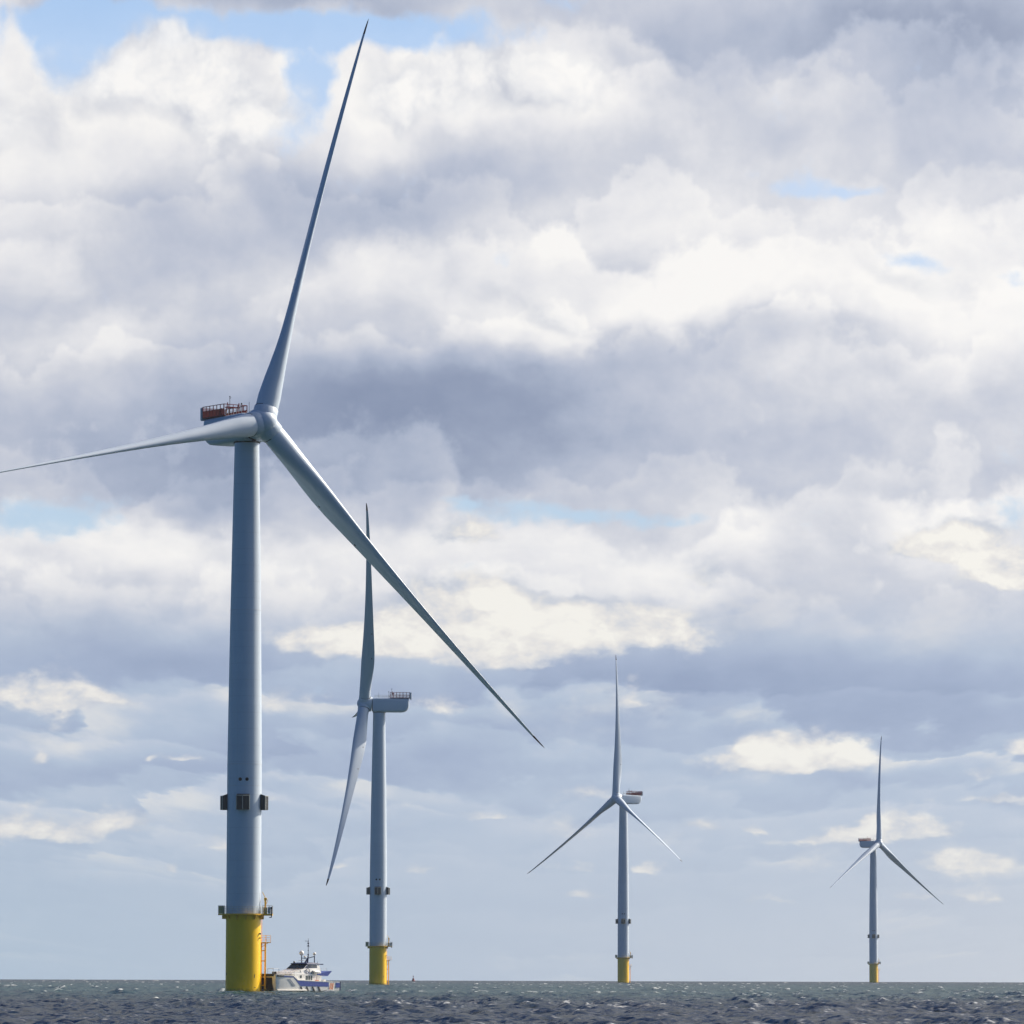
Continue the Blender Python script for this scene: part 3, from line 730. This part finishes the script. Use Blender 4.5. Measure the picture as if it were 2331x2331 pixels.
B_brown = paint("tunnel shade", (.05, .035, .028), .6)  # dark brown box and plate stand in for the shade between the hulls
MB().box(1.3, 2.19, -1.28, 1.28, .3, 2.35).build("tunnel_shade", B_brown, hu, smooth=False)
MB().loft([[(.12, 2.0, .45), (.12, 1.96, .45), (.05, 2.0, 2.38), (.05, 2.06, 2.38)], [(2.2, 1.14, .45), (2.2, 1.06, .45), (2.2, .93, 2.38), (2.2, 1.0, 2.38)]]).build("tunnel_side_shade", B_brown, hu, smooth=False)
# spray rail along the foot of the bow
for sg in (-1, 1):
    MB().loft([[(s, sg * (2.2 + cw), .22), (s, sg * (2.2 + cw + .34), .16), (s, sg * (2.2 + cw + .30), .34), (s, sg * (2.2 + cw), .44)] for s, cw in ((.35, .56), (1, .64), (2, .76), (3.2, .84), (4.6, .9), (6.4, .9))]).build("spray_rail", B_cream, hu, smooth=False)
# side plates on both hulls
def side(name, poly, mat, off=.02, parent=None, w=3.2, both=True):
    for sg in ((-1, 1) if both else (-1,)):
        MB().prism(poly, sg * (w - .03), sg * (w + off)).build(name, mat, parent or hu, smooth=False)
side("blue_band", [(3.55, 2.58), (3.95, 2.50), (4.75, 1.92), (9, 1.70), (11.25, 1.60), (11.25, .86), (8, .92), (5.1, 1.0)], B_blue)
side("bow_stripe", [(1.25, 2.86), (3.6, 2.70), (3.85, 2.5), (1.25, 2.66)], B_blue, .025)
for k in range(4):
    s = 5.05 + k * 1.27
    side("rubbing_bar", [(s, .86), (s + .30, .86), (s + .68, .05), (s + .38, .05)], B_black, .04)
side("hazard_panel", [(11.3, 1.56), (12.35, 1.5), (12.35, .25), (11.3, .25)], B_white, .03)
for sg in (-1, 1):
    for k in range(4):
        a = 11.32 + k * .30 - .25; b_ = .27
        p0 = [(max(11.3, a), .3), (a + b_ * .62 + .0, .3), (a + .52 + b_ * .62, 1.48), (a + .52, 1.48)]
        p0 = [(min(12.35, max(11.3, x)), z) for x, z in p0]
        MB().prism(p0, sg * 3.2, sg * 3.245).build("hazard_stripe", B_orange, hu, smooth=False)
side("hull_window", [(2.35, 2.22), (2.95, 2.22), (4.1, .98), (3.55, .98)], B_grey, .012, w=3.17)
side("gunwale", [(-.1, 3.08), (1.2, 2.98), (3.65, 2.80), (4.55, 2.08), (9, 1.86), (13.6, 1.70), (13.6, 1.60), (9, 1.76), (4.5, 1.98), (3.6, 2.70), (1.2, 2.88), (-.1, 2.98)], B_white, .05)
# bow fender and transom gear
MB().box(-.38, .25, -2.6, 2.6, 2.72, 3.16).build("bow_fender", B_black, boat, smooth=False, bevel=.12)
MB().prism([(.2, 2.66), (1.5, 2.62), (1.5, 2.96), (.2, 3.12)], -3.24, -2.9).build("side_fender", B_black, boat, smooth=False)
MB().prism([(.2, 2.66), (1.5, 2.62), (1.5, 2.96), (.2, 3.12)], 2.9, 3.24).build("side_fender", B_black, boat, smooth=False)
tr = MB()
for sg in (-1, 1):
    tr.box(12.5, 12.8, sg * 3.05 - .1, sg * 3.05 + .1, .5, 1.66).box(13.7, 13.95, sg * 3.05 - .1, sg * 3.05 + .1, .2, 1.66).box(12.5, 13.95, sg * 3.05 - .1, sg * 3.05 + .1, 1.5, 1.68)
tr.box(13.6, 13.95, -3.0, 3.0, .55, .75)
tr.build("stern_frame", B_navy, boat, smooth=False)
MB().box(12.8, 13.65, -3.26, -3.2, .7, 1.5).build("stern_panel", B_blue, boat, smooth=False)
# deckhouse
dh = MB(); dh.prism([(4.0, 1.9), (4.3, 3.08), (10.3, 3.08), (10.3, 1.7)], -2.5, 2.5)
dk = dh.build("deckhouse", B_white, boat, smooth=False)
for a, b_, z0, z1 in ((5.57, 5.98, 2.36, 2.86), (6.85, 8.25, 2.03, 2.80)):
    for y0 in (-2.53, 2.49): MB().box(a, b_, y0, y0 + .04, z0, z1).build("window", B_lglass, dk, smooth=False)
for a in (7.28, 7.78): MB().box(a, a + .08, -2.545, -2.53, 2.03, 2.8).build("window_bar", B_white, dk, smooth=False)
MB().box(9.25, 9.85, -2.53, -2.49, 1.75, 2.9).build("door", B_cream, dk, smooth=False)
wh = MB()
def sup(poly, w0, w1):  # house narrowing upwards
    zmin = min(p[1] for p in poly); zmax = max(p[1] for p in poly)
    f = lambda z: w0 + (w1 - w0) * (z - zmin) / (zmax - zmin)
    n = len(poly); vs = [(x, -f(z), z) for x, z in poly] + [(x, f(z), z) for x, z in poly]
    return vs, [tuple(range(n)), tuple(range(2 * n - 1, n - 1, -1))] + [(i, n + i, n + (i + 1) % n, (i + 1) % n) for i in range(n)]
wh.add(*sup([(3.8, 3.085), (4.6, 3.45), (6.6, 4.02), (7.62, 4.86), (10.1, 4.80), (10.35, 3.085)], 2.42, 2.05))
wo = wh.build("wheelhouse", B_white, boat, smooth=False)
rf = MB(); rf.add(*sup([(7.35, 4.86), (7.5, 5.02), (8.8, 5.14), (10.2, 4.96), (10.3, 4.84)], 2.2, 1.9)); rf.build("roof", B_navy, wo, smooth=False)
# raked windscreen, four panes
pn = [Vector((6.70, 0, 4.10)), Vector((7.56, 0, 4.81))]; off = Vector((-.64, 0, .77)).normalized() * .03
MB().add([(6.62 - .02, -2.16, 4.05), (6.62 - .02, 2.16, 4.05), (7.6 - .02, 2.05, 4.855), (7.6 - .02, -2.05, 4.855)], [(0, 1, 2, 3)]).build("windscreen_frame", B_black, wo, smooth=False)
for k in range(5):
    y0 = -2.05 + k * .82 + .05; y1 = y0 + .72
    MB().add([(p.x + off.x, y, p.z + off.z) for p, y in ((pn[0], y0), (pn[0], y1), (pn[1], y1 * .96), (pn[1], y0 * .96))], [(0, 1, 2, 3)]).build("windscreen", B_glass, wo, smooth=False)
def wside(poly, off):
    f = lambda z: 2.42 + (2.05 - 2.42) * (z - 3.085) / (4.86 - 3.085) + off
    return [MB().add([(x, sg * f(z), z) for x, z in poly], [tuple(range(len(poly)))]) for sg in (-1, 1)]
for m in wside([(6.78, 4.12), (7.6, 4.76), (9.55, 4.74), (9.6, 4.16)], .012): m.build("side_window_band", B_navy, wo, smooth=False)
for m in wside([(7.2, 4.2), (7.75, 4.66), (8.15, 4.66), (8.15, 4.2)], .02): m.build("side_window", B_glass, wo, smooth=False)
for m in wside([(8.3, 4.2), (8.3, 4.66), (8.85, 4.66), (8.85, 4.2)], .02): m.build("side_window", B_lglass, wo, smooth=False)
for m in wside([(8.97, 4.2), (8.97, 4.66), (9.45, 4.66), (9.45, 4.2)], .02): m.build("side_window", B_lglass, wo, smooth=False)
for m in wside([(5.75, 3.45), (5.75, 3.75), (5.9, 3.75), (5.9, 3.45)], .02): m.build("porthole", B_glass, wo, smooth=False)
# rear upper wing
MB().prism([(9.3, 2.95), (11.6, 2.72), (12.55, 3.62), (12.2, 3.62), (10.4, 3.28), (9.3, 3.12)], -2.55, 2.55).build("upper_deck_wing", B_blue, boat, smooth=False)
# round emblem and raft on the side
rg = MB(); n = 20; c0 = Vector((7.35, -2.42, 3.62))
rg.path([c0 + Vector((.40 * cos(2 * pi * k / n), 0, .44 * sin(2 * pi * k / n))) for k in range(n)], .055, 6, True)
rg.build("lifebuoy", B_navy, boat)
MB().lathe([(-.55, .12), (-.5, .28), (0, .34), (.5, .28), (.55, .12)], 16, axis='X', M=Matrix.Translation((9.0, -2.62, 3.42))).build("life_raft", B_white, boat)
MB().path([(8.4, -2.75, 3.15), (8.4, -2.75, 3.45), (9.6, -2.75, 3.45), (9.6, -2.75, 3.15)], .05, 6).build("raft_cradle", B_grey, boat)
MB().ball((8.35, -2.55, 3.5), .22, 10).build("round_fender", B_grey, boat)
# mast with its arms and domes
ma = MB(); ma.tube((9.3, 0, 5.0), (9.5, 0, 6.4), .16, 8, .10).tube((9.5, 0, 6.2), (9.5, 0, 9.2), .05, 6).tube((8.7, -.0, 5.0), (9.45, 0, 5.95), .12, 6)
ma.tube((9.45, 0, 5.9), (9.45, -1.65, 6.2), .07, 6).tube((9.45, 0, 5.75), (9.45, 1.65, 5.95), .07, 6)
ma.tube((9.45, -1.65, 4.9), (9.45, -1.65, 6.3), .09, 6).tube((9.45, 1.65, 4.9), (9.45, 1.65, 6.35), .09, 6)
for z, r in ((8.55, .16), (8.15, .15), (7.3, .10), (6.55, .15)): ma.ball((9.5, 0, z), r, 8)
ma.tube((9.2, -.35, 7.95), (9.8, .35, 7.95), .03, 5).tube((9.3, -.6, 7.95), (9.7, .6, 7.95), .03, 5).tube((9.1, .4, 8.95), (9.6, 0, 8.9), .04, 5).tube((9.5, 0, 9.2), (9.52, 0, 9.45), .02, 5)
ma.build("mast", B_navy, boat)
MB().ball((9.45, 1.65, 6.8), .40, 16, 1.1).build("radar_dome", B_white, boat)
MB().ball((9.45, -1.65, 6.66), .26, 16, 1.15).build("radar_dome", B_white, boat)
MB().ball((9.3, .6, 6.15), .22, 12, .8).build("radar_dome", B_white, boat)
MB().tube((8.9, .9, 5.0), (8.9, .9, 5.45), .05, 6).box(8.2, 9.6, .82, .98, 5.42, 5.5).build("radar_scanner", B_white, boat)
MB().ball((7.9, 1.7, 5.2), .2, 10).build("searchlight", B_grey, boat)
MB().box(10.2, 11.2, -1.9, -1.6, 4.72, 4.9).tube((9.7, -2.1, 4.95), (9.7, -2.1, 5.3), .03, 5).build("aft_arm", B_navy, boat, smooth=False)
hr = MB()
for pts in ([(-.1, -2.4, 3.1), (-.1, -2.4, 4.05), (1.1, -2.4, 4.05), (1.1, -2.4, 3.0)], [(-.1, 2.4, 3.1), (-.1, 2.4, 4.05), (1.1, 2.4, 4.05), (1.1, 2.4, 3.0)], [(-.1, -1.0, 3.1), (-.1, -1.0, 4.05), (-.1, -2.4, 4.05)], [(-.1, 1.0, 3.1), (-.1, 1.0, 4.05), (-.1, 2.4, 4.05)]):
    hr.path(pts, .035, 5)
hr.path([(-.1, -2.4, 3.6), (1.1, -2.4, 3.6)], .025, 5)
for sg in (-1, 1):
    hr.path([(1.2, sg * 2.9, 2.95), (2.4, sg * 2.6, 3.55), (4.4, sg * 2.5, 3.6), (6.3, sg * 2.45, 3.62)], .022, 5)
    for x, z in ((2.4, 3.55), (3.4, 3.58), (4.4, 3.6)): hr.tube((x, sg * 2.55, 2.7), (x, sg * 2.55, z), .022, 5)
    hr.path([(10.4, sg * 2.2, 3.3), (10.4, sg * 2.2, 4.1), (11.6, sg * 2.2, 4.15), (11.8, sg * 2.2, 3.5)], .025, 5); hr.path([(10.4, sg * 2.2, 3.75), (11.7, sg * 2.2, 3.8)], .02, 5)
hr.build("handrail", B_grey, boat)
MB().box(1.4, 1.9, -.9, -.3, 2.9, 3.5).ball((.75, -2.0, 3.35), .2, 8).build("deck_winch", B_black, boat, smooth=False)
MB().box(8.7, 9.3, -3.0, -2.75, 1.8, 2.0).build("deck_box", B_orange, boat, smooth=False)
MB().box(10.5, 10.9, -2.9, -2.4, 1.65, 2.15).build("deck_locker", B_white, boat, smooth=False)

# ------------------------------------------------------------------ channel buoy on the horizon
bu = bpy.data.objects.new("navigation_buoy", None); col.objects.link(bu)
bD = 3600.; bX = (948 - 1165.5 - 3.2) / 12000 * bD
bu.location = (bX, bD, -drop(bX, bD)); tag(bu, "tiny red navigation buoy on the horizon right of the second turbine", "buoy")
M_buoy = paint("buoy red", (.25, .03, .03), .5)
MB().lathe([(-.6, .5), (0, 1.2), (.7, 1.2), (.9, .85), (2.2, .62), (2.3, .3)], 20).build("float", M_buoy, bu)
MB().tube((0, 0, 2.2), (0, 0, 3.9), .08, 6).tube((.5, 0, .9), (.12, 0, 3.2), .05, 5).tube((-.5, 0, .9), (-.12, 0, 3.2), .05, 5).build("mast", M_buoy, bu)
MB().box(-.35, .35, -.35, .35, 3.3, 3.9).build("topmark", M_buoy, bu, smooth=False)
